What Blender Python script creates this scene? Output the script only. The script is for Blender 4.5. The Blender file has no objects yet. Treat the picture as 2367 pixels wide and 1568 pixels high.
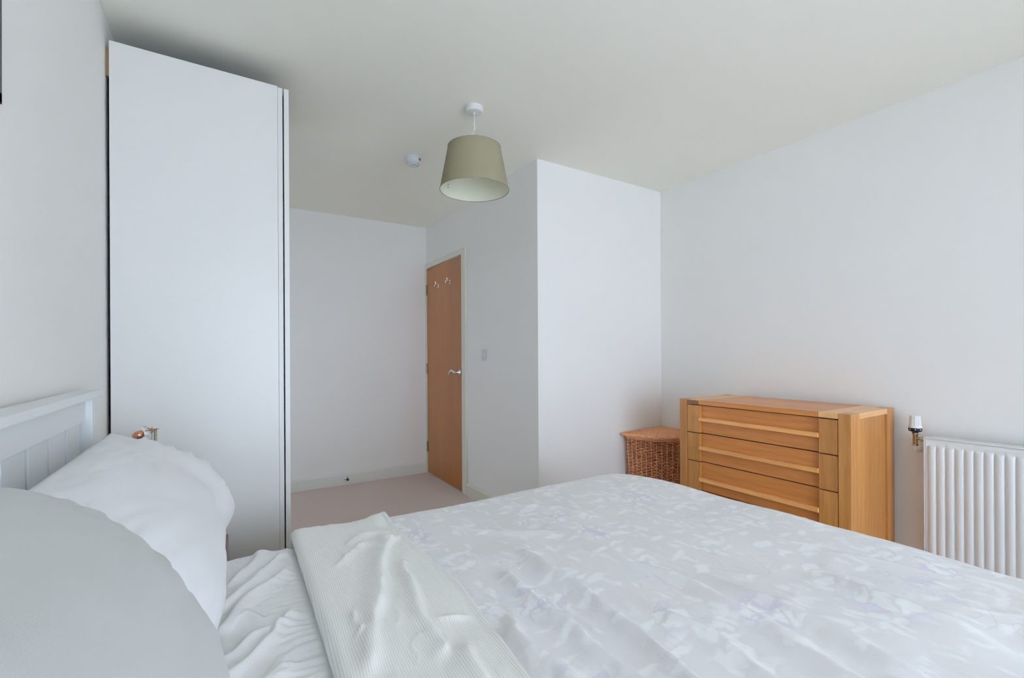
import bpy, bmesh, math, random
import numpy as np
from mathutils import Vector, Matrix

random.seed(4)
S = bpy.context.scene
COL = S.collection
PI = math.pi

# ------------------------------------------------------------------ camera, world, light, exposure
CAM_Z = 1.152
YAW = math.radians(32.1786)
cam = bpy.data.cameras.new('camera'); camo = bpy.data.objects.new('camera', cam); COL.objects.link(camo)
cam.sensor_fit = 'HORIZONTAL'; cam.sensor_width = 36.0
cam.lens = 1059.3 * 36.0 / 2367.0
cam.shift_y = 33.36 / 2367.0
cam.clip_start = 0.02
camo.matrix_world = (Matrix.Translation((0, 0, CAM_Z)) @ Matrix.Rotation(-YAW, 4, 'Z') @
                     Matrix.Rotation(PI / 2, 4, 'X') @ Matrix.Rotation(math.radians(-0.3051), 4, 'Z'))
S.camera = camo

w = bpy.data.worlds.new('world'); S.world = w; w.use_nodes = True
bg = w.node_tree.nodes['Background']
bg.inputs['Color'].default_value = (0.80, 0.90, 1.0, 1); bg.inputs['Strength'].default_value = 1.3

def area(name, loc, rot, sx, sy, power, color, spread=180):
    l = bpy.data.lights.new(name, 'AREA'); l.shape = 'RECTANGLE'; l.size = sx; l.size_y = sy
    l.energy = power; l.color = color; l.spread = math.radians(spread)
    o = bpy.data.objects.new(name, l); COL.objects.link(o); o.location = loc; o.rotation_euler = rot
    return o
# daylight through the rear wall window behind the camera, plus an added alcove fill
area('daylight_window', (1.10, -1.925, 1.07), (-PI / 2, 0, PI), 2.28, 1.88, 56, (0.68, 0.80, 1.0), 100)
area('added_alcove_fill', (-.485, 3.50, .95), (0, -PI / 2, 0), 1.4, 1.0, 1.0, (0.76, 0.86, 1.0))  # unseen lamp added behind the wardrobe to brighten the alcove

S.view_settings.view_transform = 'Standard'; S.view_settings.look = 'None'
S.view_settings.gamma = 1.0; S.view_settings.use_curve_mapping = False
S.view_settings.exposure = 0.11
S.cycles.use_denoising = True
S.cycles.max_bounces = 10; S.cycles.diffuse_bounces = 8; S.cycles.glossy_bounces = 4
S.cycles.use_adaptive_sampling = True; S.cycles.adaptive_threshold = 0.02
S.cycles.transmission_bounces = 8
S.cycles.sample_clamp_indirect = 4.0

# ------------------------------------------------------------------ helpers
def tag(o, label=None, cat=None, group=None, kind=None):
    if label: o['label'] = label
    if cat: o['category'] = cat
    if group: o['group'] = group
    if kind: o['kind'] = kind
    return o

def empty(name, loc, label, cat, group=None):
    o = bpy.data.objects.new(name, None); COL.objects.link(o); o.location = loc
    o.empty_display_size = 0.05
    tag(o, label, cat, group)
    bpy.context.view_layer.update()
    return o

def world_loc(o):
    v = Vector((0, 0, 0))
    while o is not None:
        v += o.location; o = o.parent
    return v

def obj(name, bm, mat, parent=None, smooth=False, origin=None, auto=None):
    """bm has world coordinates; the object is placed at origin (or its parent)"""
    if isinstance(bm, bmesh.types.BMesh):
        me = bpy.data.meshes.new(name); bm.normal_update(); bm.to_mesh(me); bm.free()
    else:
        me = bm; me.name = name
    off = world_loc(parent) if parent else Vector(origin or (0, 0, 0))
    me.transform(Matrix.Translation(-off))
    if smooth:
        for p in me.polygons: p.use_smooth = True
    if auto is not None:
        for p in me.polygons: p.use_smooth = True
        me.set_sharp_from_angle(angle=math.radians(auto))
    me.materials.append(mat)
    o = bpy.data.objects.new(name, me); COL.objects.link(o)
    if parent: o.parent = parent
    else: o.location = off
    return o

def box(bm, x0, x1, y0, y1, z0, z1, bev=0.0):
    vs = [bm.verts.new(p) for p in ((x0, y0, z0), (x1, y0, z0), (x1, y1, z0), (x0, y1, z0),
                                    (x0, y0, z1), (x1, y0, z1), (x1, y1, z1), (x0, y1, z1))]
    fs = [bm.faces.new([vs[i] for i in f]) for f in
          ((3, 2, 1, 0), (4, 5, 6, 7), (0, 1, 5, 4), (1, 2, 6, 5), (2, 3, 7, 6), (3, 0, 4, 7))]
    if bev > 0:
        es = list({e for f in fs for e in f.edges})
        bmesh.ops.bevel(bm, geom=es, offset=bev, segments=2, profile=0.6, affect='EDGES')
    return bm

def B(x0, x1, y0, y1, z0, z1, bev=0.0):
    return box(bmesh.new(), x0, x1, y0, y1, z0, z1, bev)

def frame_for(d):
    d = Vector(d).normalized()
    a = Vector((0, 0, 1)) if abs(d.z) < 0.9 else Vector((1, 0, 0))
    u = d.cross(a).normalized(); v = d.cross(u).normalized()
    return u, v

def tube(bm, pts, r, n=10, cap=True, closed=False):
    pts = [Vector(p) for p in pts]; rings = []
    m = len(pts)
    rs = r if isinstance(r, (list, tuple)) else [r] * m
    up = None
    for i, p in enumerate(pts):
        a = pts[(i - 1) % m] if (i > 0 or closed) else p
        b = pts[(i + 1) % m] if (i < m - 1 or closed) else p
        d = (b - a).normalized()
        if up is None: u, v = frame_for(d)
        else:
            u = (up - d * up.dot(d)).normalized(); v = d.cross(u)
        up = u
        rings.append([bm.verts.new(p + (u * math.cos(t) + v * math.sin(t)) * rs[i])
                      for t in [2 * PI * k / n for k in range(n)]])
    for i in range(m if closed else m - 1):
        A, Bq = rings[i], rings[(i + 1) % m]
        for k in range(n):
            bm.faces.new((A[k], A[(k + 1) % n], Bq[(k + 1) % n], Bq[k]))
    if cap and not closed:
        bm.faces.new(rings[0][::-1]); bm.faces.new(rings[-1])
    return bm

def lathe(bm, prof, origin, axis=(0, 0, 1), n=32, closed=False):
    """prof: (r, h) along axis"""
    o = Vector(origin); d = Vector(axis).normalized(); u, v = frame_for(d)
    rings = []
    for r, h in prof:
        if r < 1e-6: rings.append([bm.verts.new(o + d * h)])
        else: rings.append([bm.verts.new(o + d * h + (u * math.cos(2 * PI * k / n) + v * math.sin(2 * PI * k / n)) * r) for k in range(n)])
    m = len(rings)
    for i in range(m if closed else m - 1):
        A, Bq = rings[i], rings[(i + 1) % m]
        for k in range(n):
            k2 = (k + 1) % n
            if len(A) == 1 and len(Bq) == 1: continue
            if len(A) == 1: bm.faces.new((A[0], Bq[k2], Bq[k]))
            elif len(Bq) == 1: bm.faces.new((A[k], A[k2], Bq[0]))
            else: bm.faces.new((A[k], A[k2], Bq[k2], Bq[k]))
    bmesh.ops.recalc_face_normals(bm, faces=bm.faces)
    return bm

def grid_mesh(name, P, closed_u=False):
    """P: array (nu, nv, 3)"""
    nu, nv, _ = P.shape
    idx = np.arange(nu * nv).reshape(nu, nv)
    a = idx[:-1, :-1].ravel(); b = idx[1:, :-1].ravel(); c = idx[1:, 1:].ravel(); d = idx[:-1, 1:].ravel()
    F = np.stack([a, b, c, d], 1)
    if closed_u:
        a = idx[-1, :-1]; b = idx[0, :-1]; c = idx[0, 1:]; d = idx[-1, 1:]
        F = np.concatenate([F, np.stack([a, b, c, d], 1)])
    me = bpy.data.meshes.new(name)
    me.from_pydata(P.reshape(-1, 3).tolist(), [], F.tolist()); me.update()
    return me

# numpy value noise
def vnoise(x, y, seed=0):
    rs = np.random.RandomState(seed); T = rs.rand(256, 256)
    xi = np.floor(x).astype(int); yi = np.floor(y).astype(int)
    fx = x - xi; fy = y - yi
    fx = fx * fx * fx * (fx * (fx * 6 - 15) + 10); fy = fy * fy * fy * (fy * (fy * 6 - 15) + 10)
    g = lambda i, j: T[i % 256, j % 256]
    return (g(xi, yi) * (1 - fx) * (1 - fy) + g(xi + 1, yi) * fx * (1 - fy) +
            g(xi, yi + 1) * (1 - fx) * fy + g(xi + 1, yi + 1) * fx * fy) * 2 - 1

def fbm(x, y, seed=0, o=4, gain=0.5):
    s = 0; a = 1.0; t = 0
    for k in range(o):
        s = s + a * vnoise(x * 2 ** k + 17 * k, y * 2 ** k + 5 * k, seed + k); t += a; a *= gain
    return s / t

def sstep(a, b, x):
    t = np.clip((x - a) / (b - a), 0, 1); return t * t * (3 - 2 * t)

def crease(X, Y, sx, sy, seed):
    """thin sharp crease lines, 0..1"""
    n_ = vnoise(X * sx + .35 * vnoise(X * sx * 1.7, Y * sy * 1.7, seed + 2), Y * sy, seed)
    m_ = sstep(-.1, .5, vnoise(X * sx * .6 + 7, Y * sy * .6, seed + 1))
    return np.clip(1 - np.abs(n_) * 3.2, 0, 1) ** 2 * m_

def ridge(X, Y, pts, h, wd, skew=0.0, fade=0.12):
    """soft ridge of height h along a polyline"""
    wx = .011 * vnoise(X * 9 + 3.1, Y * 9, 77) + .004 * vnoise(X * 27, Y * 27 + 9, 78)
    wy = .011 * vnoise(X * 9, Y * 9 + 41, 79)
    X = X + wx; Y = Y + wy
    P = np.array(pts, float); seg = np.hypot(*(P[1:] - P[:-1]).T); L = np.concatenate([[0], np.cumsum(seg)])
    best = np.full(X.shape, 1e9); side = np.zeros(X.shape); arc = np.zeros(X.shape)
    for i in range(len(P) - 1):
        d = P[i + 1] - P[i]; l2 = d @ d
        t = np.clip(((X - P[i, 0]) * d[0] + (Y - P[i, 1]) * d[1]) / l2, 0, 1)
        ex = X - P[i, 0] - t * d[0]; ey = Y - P[i, 1] - t * d[1]; q = np.hypot(ex, ey)
        m = q < best; best = np.where(m, q, best)
        side = np.where(m, np.sign(ex * d[1] - ey * d[0]), side); arc = np.where(m, L[i] + t * seg[i], arc)
    wl = wd * (1 + skew * side)
    T = L[-1]; f = sstep(0, fade, arc) * sstep(0, fade, T - arc) * 1.0
    return h * f * np.exp(-(best / wl) ** 2)

# ------------------------------------------------------------------ materials
def mat(name, base, rough=0.5, metal=0.0, spec=0.5, var=0.0, vscale=6.0, bump=0.0, bscale=200.0, sheen=0.0,
        trans=0.0, ior=1.45, col2=None, stretch=(1, 1, 1)):
    m = bpy.data.materials.new(name); m.use_nodes = True
    nt = m.node_tree; b = nt.nodes['Principled BSDF']
    b.inputs['Base Color'].default_value = (*base, 1); b.inputs['Roughness'].default_value = rough
    b.inputs['Metallic'].default_value = metal; b.inputs['Specular IOR Level'].default_value = spec
    b.inputs['Sheen Weight'].default_value = sheen; b.inputs['Transmission Weight'].default_value = trans
    b.inputs['IOR'].default_value = ior
    tc = nt.nodes.new('ShaderNodeTexCoord'); mp = nt.nodes.new('ShaderNodeMapping')
    mp.inputs['Scale'].default_value = stretch
    nt.links.new(tc.outputs['Object'], mp.inputs['Vector'])
    if var > 0:
        n = nt.nodes.new('ShaderNodeTexNoise'); n.inputs['Scale'].default_value = vscale; n.inputs['Detail'].default_value = 4
        nt.links.new(mp.outputs[0], n.inputs['Vector'])
        mx = nt.nodes.new('ShaderNodeMix'); mx.data_type = 'RGBA'
        c2 = col2 or tuple(max(0, c * (1 - var)) for c in base)
        mx.inputs['A'].default_value = (*base, 1); mx.inputs['B'].default_value = (*c2, 1)
        nt.links.new(n.outputs['Fac'], mx.inputs['Factor']); nt.links.new(mx.outputs['Result'], b.inputs['Base Color'])
    if bump > 0:
        n2 = nt.nodes.new('ShaderNodeTexNoise'); n2.inputs['Scale'].default_value = bscale; n2.inputs['Detail'].default_value = 3
        nt.links.new(mp.outputs[0], n2.inputs['Vector'])
        bp = nt.nodes.new('ShaderNodeBump'); bp.inputs['Strength'].default_value = bump; bp.inputs['Distance'].default_value = 0.002
        nt.links.new(n2.outputs['Fac'], bp.inputs['Height']); nt.links.new(bp.outputs[0], b.inputs['Normal'])
    return m

def wood(name, light, dark, axis='Y', rough=0.35, scale=1.0, rings=0.22, coat=0.15):
    """grain runs along axis"""
    m = bpy.data.materials.new(name); m.use_nodes = True; nt = m.node_tree; L = nt.links
    b = nt.nodes['Principled BSDF']; b.inputs['Roughness'].default_value = rough
    b.inputs['Coat Weight'].default_value = coat; b.inputs['Coat Roughness'].default_value = 0.25
    tc = nt.nodes.new('ShaderNodeTexCoord'); mp = nt.nodes.new('ShaderNodeMapping')
    st = {'X': (0.08, 1, 1), 'Y': (1, 0.08, 1), 'Z': (1, 1, 0.08)}[axis]
    oi = nt.nodes.new('ShaderNodeObjectInfo'); ad = nt.nodes.new('ShaderNodeVectorMath'); ad.operation = 'ADD'
    mu = nt.nodes.new('ShaderNodeMath'); mu.operation = 'MULTIPLY'; mu.inputs[1].default_value = 7.0
    L.new(oi.outputs['Random'], mu.inputs[0])
    mp.inputs['Scale'].default_value = tuple(scale * s for s in st)
    L.new(tc.outputs['Object'], ad.inputs[0]); L.new(mu.outputs[0], ad.inputs[1]); L.new(ad.outputs[0], mp.inputs['Vector'])
    n1 = nt.nodes.new('ShaderNodeTexNoise'); n1.inputs['Scale'].default_value = 7; n1.inputs['Detail'].default_value = 5
    n1.inputs['Distortion'].default_value = 0.6
    n2 = nt.nodes.new('ShaderNodeTexNoise'); n2.inputs['Scale'].default_value = 110; n2.inputs['Detail'].default_value = 4
    wv = nt.nodes.new('ShaderNodeTexWave'); wv.wave_type = 'RINGS'; wv.rings_direction = axis
    wv.inputs['Scale'].default_value = 9; wv.inputs['Distortion'].default_value = 7; wv.inputs['Detail'].default_value = 3
    wv.inputs['Detail Scale'].default_value = 1.2
    for q in (n1, n2, wv): L.new(mp.outputs[0], q.inputs['Vector'])
    a1 = nt.nodes.new('ShaderNodeMath'); a1.operation = 'MULTIPLY_ADD'; a1.inputs[1].default_value = 0.5
    L.new(n1.outputs['Fac'], a1.inputs[0])
    a2 = nt.nodes.new('ShaderNodeMath'); a2.operation = 'MULTIPLY'; a2.inputs[1].default_value = 0.4
    L.new(n2.outputs['Fac'], a2.inputs[0]); L.new(a2.outputs[0], a1.inputs[2])
    a3 = nt.nodes.new('ShaderNodeMath'); a3.operation = 'MULTIPLY_ADD'; a3.inputs[1].default_value = rings * 0.35
    L.new(wv.outputs['Fac'], a3.inputs[0]); L.new(a1.outputs[0], a3.inputs[2])
    cr = nt.nodes.new('ShaderNodeValToRGB')
    cr.color_ramp.elements[0].position = 0.3; cr.color_ramp.elements[0].color = (*light, 1)
    cr.color_ramp.elements[1].position = 0.72; cr.color_ramp.elements[1].color = (*dark, 1)
    L.new(a3.outputs[0], cr.inputs[0]); L.new(cr.outputs[0], b.inputs['Base Color'])
    bp = nt.nodes.new('ShaderNodeBump'); bp.inputs['Strength'].default_value = 0.12; bp.inputs['Distance'].default_value = 0.001
    L.new(n2.outputs['Fac'], bp.inputs['Height']); L.new(bp.outputs[0], b.inputs['Normal'])
    return m

PAINT = mat('wall_paint', (0.88, 0.87, 0.845), 0.85, spec=0.2, var=0.02, vscale=1.5, bump=0.06, bscale=320)
CEIL = mat('ceiling_paint', (0.90, 0.895, 0.80), 0.9, spec=0.2, var=0.02, vscale=1.5, bump=0.05, bscale=320)
GLOSSW = mat('white_gloss_paint', (0.76, 0.76, 0.72), 0.35, var=0.02, vscale=3)
CREAM = mat('cream_gloss_paint', (0.72, 0.70, 0.60), 0.35, var=0.03, vscale=3)
CARPET = mat('carpet', (0.70, 0.57, 0.51), 0.95, spec=0.1, var=0.22, vscale=90, bump=0.7, bscale=700, sheen=0.2)
WARD = mat('wardrobe_laminate', (0.775, 0.765, 0.735), 0.32, var=0.015, vscale=2)
WARDE = mat('wardrobe_edging', (0.74, 0.75, 0.72), 0.35, var=0.02, vscale=2)
DARK = mat('recess_shade', (0.02, 0.017, 0.015), 0.8)  # near-black colour standing in for shade inside gaps
CHIP = mat('raw_chipboard', (0.30, 0.19, 0.09), 0.8, var=0.3, vscale=60)
BEDW = mat('bed_white_paint', (0.80, 0.82, 0.82), 0.38, var=0.02, vscale=4)
OAKY = wood('oak_grain_along_y', (0.66, 0.26, 0.066), (0.41, 0.14, 0.028), 'Y')
OAKH = wood('oak_bar_handle', (0.86, 0.42, 0.14), (0.60, 0.26, 0.07), 'Y')
OAKZ = wood('oak_grain_upright', (0.56, 0.255, 0.066), (0.33, 0.125, 0.026), 'Z')
OAKX = wood('oak_grain_across', (0.80, 0.45, 0.19), (0.52, 0.26, 0.09), 'X')
OAKEND = wood('oak_end_grain', (0.30, 0.13, 0.05), (0.16, 0.065, 0.02), 'X')
DOORW = wood('door_veneer', (0.42, 0.155, 0.030), (0.27, 0.09, 0.015), 'Z', rough=0.30, scale=0.8, rings=0.08)
DKWOOD = wood('dark_bedside_wood', (0.16, 0.09, 0.05), (0.06, 0.03, 0.015), 'X')
CHROME = mat('polished_chrome', (0.78, 0.77, 0.75), 0.14, metal=1.0, var=0.02)
NICKEL = mat('hinge_metal', (0.32, 0.25, 0.16), 0.4, metal=1.0, var=0.3, vscale=80)
BRASS = mat('plated_brass', (0.66, 0.58, 0.40), 0.25, metal=1.0, var=0.3, vscale=120, col2=(0.3, 0.26, 0.2))
COPPER = mat('copper', (0.72, 0.33, 0.2), 0.2, metal=1.0, var=0.5, vscale=90)
CRYSTAL = mat('clear_glass', (0.95, 0.97, 0.96), 0.03, trans=0.9, ior=1.5, var=0.02)
RUBBER = mat('black_rubber', (0.02, 0.022, 0.03), 0.6)
PLASTIC = mat('white_plastic', (0.78, 0.78, 0.76), 0.4, var=0.01)
PLASTICB = mat('bluish_white_plastic', (0.70, 0.75, 0.77), 0.4, var=0.01)
NAVY = mat('dark_collar_plastic', (0.008, 0.012, 0.03), 0.35)
RADW = mat('radiator_enamel', (0.78, 0.79, 0.78), 0.3, var=0.015, vscale=3)
WICK = mat('wicker_cane', (0.98, 0.50, 0.25), 0.42, var=0.65, vscale=38, col2=(0.36, 0.10, 0.035), bump=0.3, bscale=150)
WICKL = mat('wicker_cane_light', (0.90, 0.45, 0.22), 0.42, var=0.6, vscale=45, col2=(0.42, 0.14, 0.05), bump=0.3, bscale=150)
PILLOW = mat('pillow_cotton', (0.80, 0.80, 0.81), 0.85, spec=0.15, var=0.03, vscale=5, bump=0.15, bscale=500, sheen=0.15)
PILLOW2 = mat('pillow_cotton_dimmed', (0.575, 0.575, 0.56), 0.85, spec=0.15, var=0.03, vscale=5, bump=0.15, bscale=500, sheen=0.15)  # cotton darkened to stand in for weaker light on the near pillow
SHEET = mat('sheet_cotton', (0.92, 0.92, 0.915), 0.85, spec=0.15, var=0.03, vscale=6, bump=0.15, bscale=500, sheen=0.15)
MATTR = mat('mattress_ticking', (0.75, 0.75, 0.75), 0.9, var=0.03)
SHADEO = mat('shade_linen', (0.28, 0.24, 0.15), 0.9, var=0.12, vscale=9, bump=0.5, bscale=420, stretch=(1, 1, 0.3))
SHADEI = mat('shade_lining', (0.74, 0.74, 0.60), 0.7, var=0.02)
GLASS = mat('window_glass', (1, 1, 1), 0.0, trans=1.0, ior=1.02)

def floral():
    m = bpy.data.materials.new('floral_duvet_cotton'); m.use_nodes = True; nt = m.node_tree; L = nt.links
    N = nt.nodes.new; b = nt.nodes['Principled BSDF']; b.inputs['Roughness'].default_value = 0.8
    b.inputs['Specular IOR Level'].default_value = 0.2; b.inputs['Sheen Weight'].default_value = 0.15
    tc = N('ShaderNodeTexCoord')
    def noise(scale, det=3, dist=0.0, src=None, st=(1, 1, 1), rot=0.0):
        mp = N('ShaderNodeMapping'); mp.inputs['Scale'].default_value = st; mp.inputs['Rotation'].default_value = (0, 0, rot)
        L.new(src or tc.outputs['Object'], mp.inputs['Vector'])
        n = N('ShaderNodeTexNoise'); n.inputs['Scale'].default_value = scale; n.inputs['Detail'].default_value = det
        n.inputs['Distortion'].default_value = dist; L.new(mp.outputs[0], n.inputs['Vector']); return n
    def ramp(src, p0, p1, c0=0.0, c1=1.0):
        r = N('ShaderNodeMapRange'); r.interpolation_type = 'SMOOTHSTEP'
        r.inputs['From Min'].default_value = p0; r.inputs['From Max'].default_value = p1
        r.inputs['To Min'].default_value = c0; r.inputs['To Max'].default_value = c1
        L.new(src, r.inputs['Value']); return r.outputs[0]
    def math_(op, a, c):
        q = N('ShaderNodeMath'); q.operation = op
        for i, s in enumerate((a, c)):
            if isinstance(s, float): q.inputs[i].default_value = s
            else: L.new(s, q.inputs[i])
        return q.outputs[0]
    # warped coordinates
    wn = noise(14, 5); sc = N('ShaderNodeVectorMath'); sc.operation = 'SCALE'; sc.inputs['Scale'].default_value = 0.085
    L.new(wn.outputs['Color'], sc.inputs[0]); wad = N('ShaderNodeVectorMath'); wad.operation = 'ADD'
    L.new(tc.outputs['Object'], wad.inputs[0]); L.new(sc.outputs[0], wad.inputs[1])
    V = wad.outputs[0]
    v1 = N('ShaderNodeTexVoronoi'); v1.inputs['Scale'].default_value = 5.2; L.new(V, v1.inputs['Vector'])
    sep = N('ShaderNodeSeparateColor'); L.new(v1.outputs['Color'], sep.inputs[0])
    blob = ramp(v1.outputs['Distance'], 0.50, 0.20)
    on = ramp(sep.outputs[0], 0.30, 0.36)
    flower = math_('MULTIPLY', blob, on)
    v2 = N('ShaderNodeTexVoronoi'); v2.inputs['Scale'].default_value = 26; L.new(V, v2.inputs['Vector'])
    sep2 = N('ShaderNodeSeparateColor'); L.new(v2.outputs['Color'], sep2.inputs[0])
    v3 = N('ShaderNodeTexVoronoi'); v3.feature = 'DISTANCE_TO_EDGE'; v3.inputs['Scale'].default_value = 26; L.new(V, v3.inputs['Vector'])
    petal = ramp(v3.outputs['Distance'], 0.0, 0.25)
    white = math_('MULTIPLY', flower, math_('MULTIPLY', petal, ramp(sep2.outputs[0], 0.2, 0.6)))
    lav = math_('MULTIPLY', flower, ramp(sep2.outputs[1], 0.35, 0.8))
    # leaves: small elongated cells
    mpL = N('ShaderNodeMapping'); mpL.inputs['Scale'].default_value = (1.0, 2.6, 1); mpL.inputs['Rotation'].default_value = (0, 0, 0.6)
    L.new(V, mpL.inputs['Vector'])
    v4 = N('ShaderNodeTexVoronoi'); v4.inputs['Scale'].default_value = 11; L.new(mpL.outputs[0], v4.inputs['Vector'])
    sep4 = N('ShaderNodeSeparateColor'); L.new(v4.outputs['Color'], sep4.inputs[0])
    leaf = math_('MULTIPLY', ramp(v4.outputs['Distance'], 0.50, 0.20), ramp(sep4.outputs[0], 0.25, 0.5))
    mpM = N('ShaderNodeMapping'); mpM.inputs['Scale'].default_value = (2.8, 1.0, 1); mpM.inputs['Rotation'].default_value = (0, 0, -0.5)
    L.new(V, mpM.inputs['Vector'])
    v5 = N('ShaderNodeTexVoronoi'); v5.inputs['Scale'].default_value = 12; L.new(mpM.outputs[0], v5.inputs['Vector'])
    sep5 = N('ShaderNodeSeparateColor'); L.new(v5.outputs['Color'], sep5.inputs[0])
    leaf2 = math_('MULTIPLY', ramp(v5.outputs['Distance'], 0.48, 0.2), ramp(sep5.outputs[0], 0.35, 0.6))
    # stems: thin contour lines of a noise
    sn = noise(5, 2, 0.8)
    st = ramp(math_('ABSOLUTE', math_('SUBTRACT', sn.outputs['Fac'], 0.5), 0.0), 0.008, 0.002)
    sm = noise(3, 1); stem = math_('MULTIPLY', st, ramp(sm.outputs['Fac'], 0.5, 0.55))
    def mix(a, bcol, fac, k=1.0):
        q = N('ShaderNodeMix'); q.data_type = 'RGBA'
        if isinstance(a, tuple): q.inputs['A'].default_value = (*a, 1)
        else: L.new(a, q.inputs['A'])
        q.inputs['B'].default_value = (*bcol, 1)
        L.new(math_('MULTIPLY', fac, float(k)), q.inputs['Factor']); return q.outputs['Result']
    g = noise(4, 2)
    c = mix((0.79, 0.78, 0.80), (0.85, 0.835, 0.83), g.outputs['Fac'])
    c = mix(c, (0.93, 0.935, 0.95), leaf, 0.85)
    c = mix(c, (0.92, 0.93, 0.94), leaf2, 0.75)
    c = mix(c, (0.72, 0.68, 0.81), lav, 0.75)
    c = mix(c, (0.93, 0.95, 0.96), white, 0.95)
    c = mix(c, (0.68, 0.67, 0.69), stem, 0.4)
    L.new(c, b.inputs['Base Color'])
    n2 = noise(350, 2); bp = N('ShaderNodeBump'); bp.inputs['Strength'].default_value = 0.12; bp.inputs['Distance'].default_value = 0.002
    n3 = noise(26, 4, 0.8, st=(1.0, 0.35, 1.0)); bp2 = N('ShaderNodeBump'); bp2.inputs['Strength'].default_value = 0.35; bp2.inputs['Distance'].default_value = 0.01
    L.new(n3.outputs['Fac'], bp2.inputs['Height']); L.new(bp2.outputs[0], bp.inputs['Normal'])
    L.new(n2.outputs['Fac'], bp.inputs['Height']); L.new(bp.outputs[0], b.inputs['Normal'])
    return m

def striped():
    m = bpy.data.materials.new('fine_striped_cotton'); m.use_nodes = True; nt = m.node_tree; L = nt.links
    N = nt.nodes.new; b = nt.nodes['Principled BSDF']; b.inputs['Roughness'].default_value = 0.85
    b.inputs['Specular IOR Level'].default_value = 0.15; b.inputs['Sheen Weight'].default_value = 0.15
    tc = N('ShaderNodeTexCoord'); mp = N('ShaderNodeMapping'); mp.inputs['Rotation'].default_value = (0, 0, 0.05)
    L.new(tc.outputs['Object'], mp.inputs['Vector'])
    wv = N('ShaderNodeTexWave'); wv.bands_direction = 'X'; wv.inputs['Scale'].default_value = 62
    wv.inputs['Distortion'].default_value = 0.8; wv.inputs['Detail Scale'].default_value = 0.3; L.new(mp.outputs[0], wv.inputs['Vector'])
    mx = N('ShaderNodeMix'); mx.data_type = 'RGBA'
    mx.inputs['A'].default_value = (0.81, 0.80, 0.765, 1); mx.inputs['B'].default_value = (0.92, 0.915, 0.88, 1)
    L.new(wv.outputs['Fac'], mx.inputs['Factor']); L.new(mx.outputs['Result'], b.inputs['Base Color'])
    bp = N('ShaderNodeBump'); bp.inputs['Strength'].default_value = 0.3; bp.inputs['Distance'].default_value = 0.001
    L.new(wv.outputs['Fac'], bp.inputs['Height']); L.new(bp.outputs[0], b.inputs['Normal'])
    return m
FLORAL = floral(); STRIPE = striped()

# ------------------------------------------------------------------ room shell
XL, XD, XR = -0.357, 1.679, 2.831
YA, YB, YR = 4.228, 2.359, -1.8
H = 2.38; T = 0.12
def struct(name, bm, m, auto=None):
    o = obj(name, bm, m, auto=auto); o['kind'] = 'structure'; return o
struct('floor', B(XL - T, XR + T, YR - T, YA + T, -0.1, 0), CARPET)
struct('ceiling', B(XL - T, XR + T, YR - T, YA + T, H, H + 0.1), CEIL)
bm = bmesh.new()                      # the left wall with an unseen opening added behind the wardrobe to light the alcove
PY0, PY1, PZ0, PZ1 = 2.95, 4.05, .20, 1.70
box(bm, XL - T, XL, YR - T, PY0, 0, H); box(bm, XL - T, XL, PY1, YA + T, 0, H)
box(bm, XL - T, XL, PY0, PY1, 0, PZ0); box(bm, XL - T, XL, PY0, PY1, PZ1, H)
struct('wall_left', bm, PAINT)
bm = bmesh.new()
for a, c, d, e in ((PY0, PY1, PZ0, PZ0 + .05), (PY0, PY1, PZ1 - .05, PZ1), (PY0, PY0 + .05, PZ0, PZ1), (PY1 - .05, PY1, PZ0, PZ1)):
    box(bm, XL - .09, XL - .04, a, c, d, e, .004)
fill_win = struct('added_fill_window', bm, PLASTIC)  # added window, hidden by the wardrobe, around the alcove fill lamp
obj('pane', B(XL - .068, XL - .062, PY0 + .05, PY1 - .05, PZ0 + .05, PZ1 - .05), GLASS, fill_win)
struct('wall_back', B(XL, XD + T, YA, YA + T, 0, H), PAINT)
bm = bmesh.new()                      # wall with the doorway
DY0, DY1, DZ = 3.405, 4.212, 1.985
box(bm, XD, XD + T, YB + T, DY0, 0, H); box(bm, XD, XD + T, DY1, YA, 0, H); box(bm, XD, XD + T, DY0, DY1, DZ, H)
struct('wall_inner', bm, PAINT)
struct('wall_recess', B(XD + 0.0, XR + T, YB, YB + T, 0, H), PAINT)
struct('wall_right', B(XR, XR + T, YR - T, YB, 0, H), PAINT)
WX0, WX1, WZ0, WZ1 = -0.05, 2.25, 0.12, 2.02
bm = bmesh.new()
box(bm, XL, WX0, YR - T, YR, 0, H); box(bm, WX1, XR, YR - T, YR, 0, H)
box(bm, WX0, WX1, YR - T, YR, 0, WZ0); box(bm, WX0, WX1, YR - T, YR, WZ1, H)
struct('wall_rear', bm, PAINT)
# window behind the camera
wf = bmesh.new()
for a, c, d, e in ((WX0, WX1, WZ0, WZ0 + .05), (WX0, WX1, WZ1 - .05, WZ1), (WX0, WX0 + .05, WZ0, WZ1), (WX1 - .05, WX1, WZ0, WZ1), (1.075, 1.125, WZ0, WZ1)):
    box(wf, a, c, YR - .09, YR - .04, d, e, .004)
win = struct('window_1', wf, PLASTIC)
for a, c in ((WX0 + .05, 1.075), (1.125, WX1 - .05)):
    obj('pane', B(a, c, YR - .068, YR - .062, WZ0 + .05, WZ1 - .05), GLASS, win)
obj('window_sill', B(WX0 - .04, WX1 + .04, YR - .04, YR + .10, WZ0 - .03, WZ0, .006), GLOSSW, win)

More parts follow.
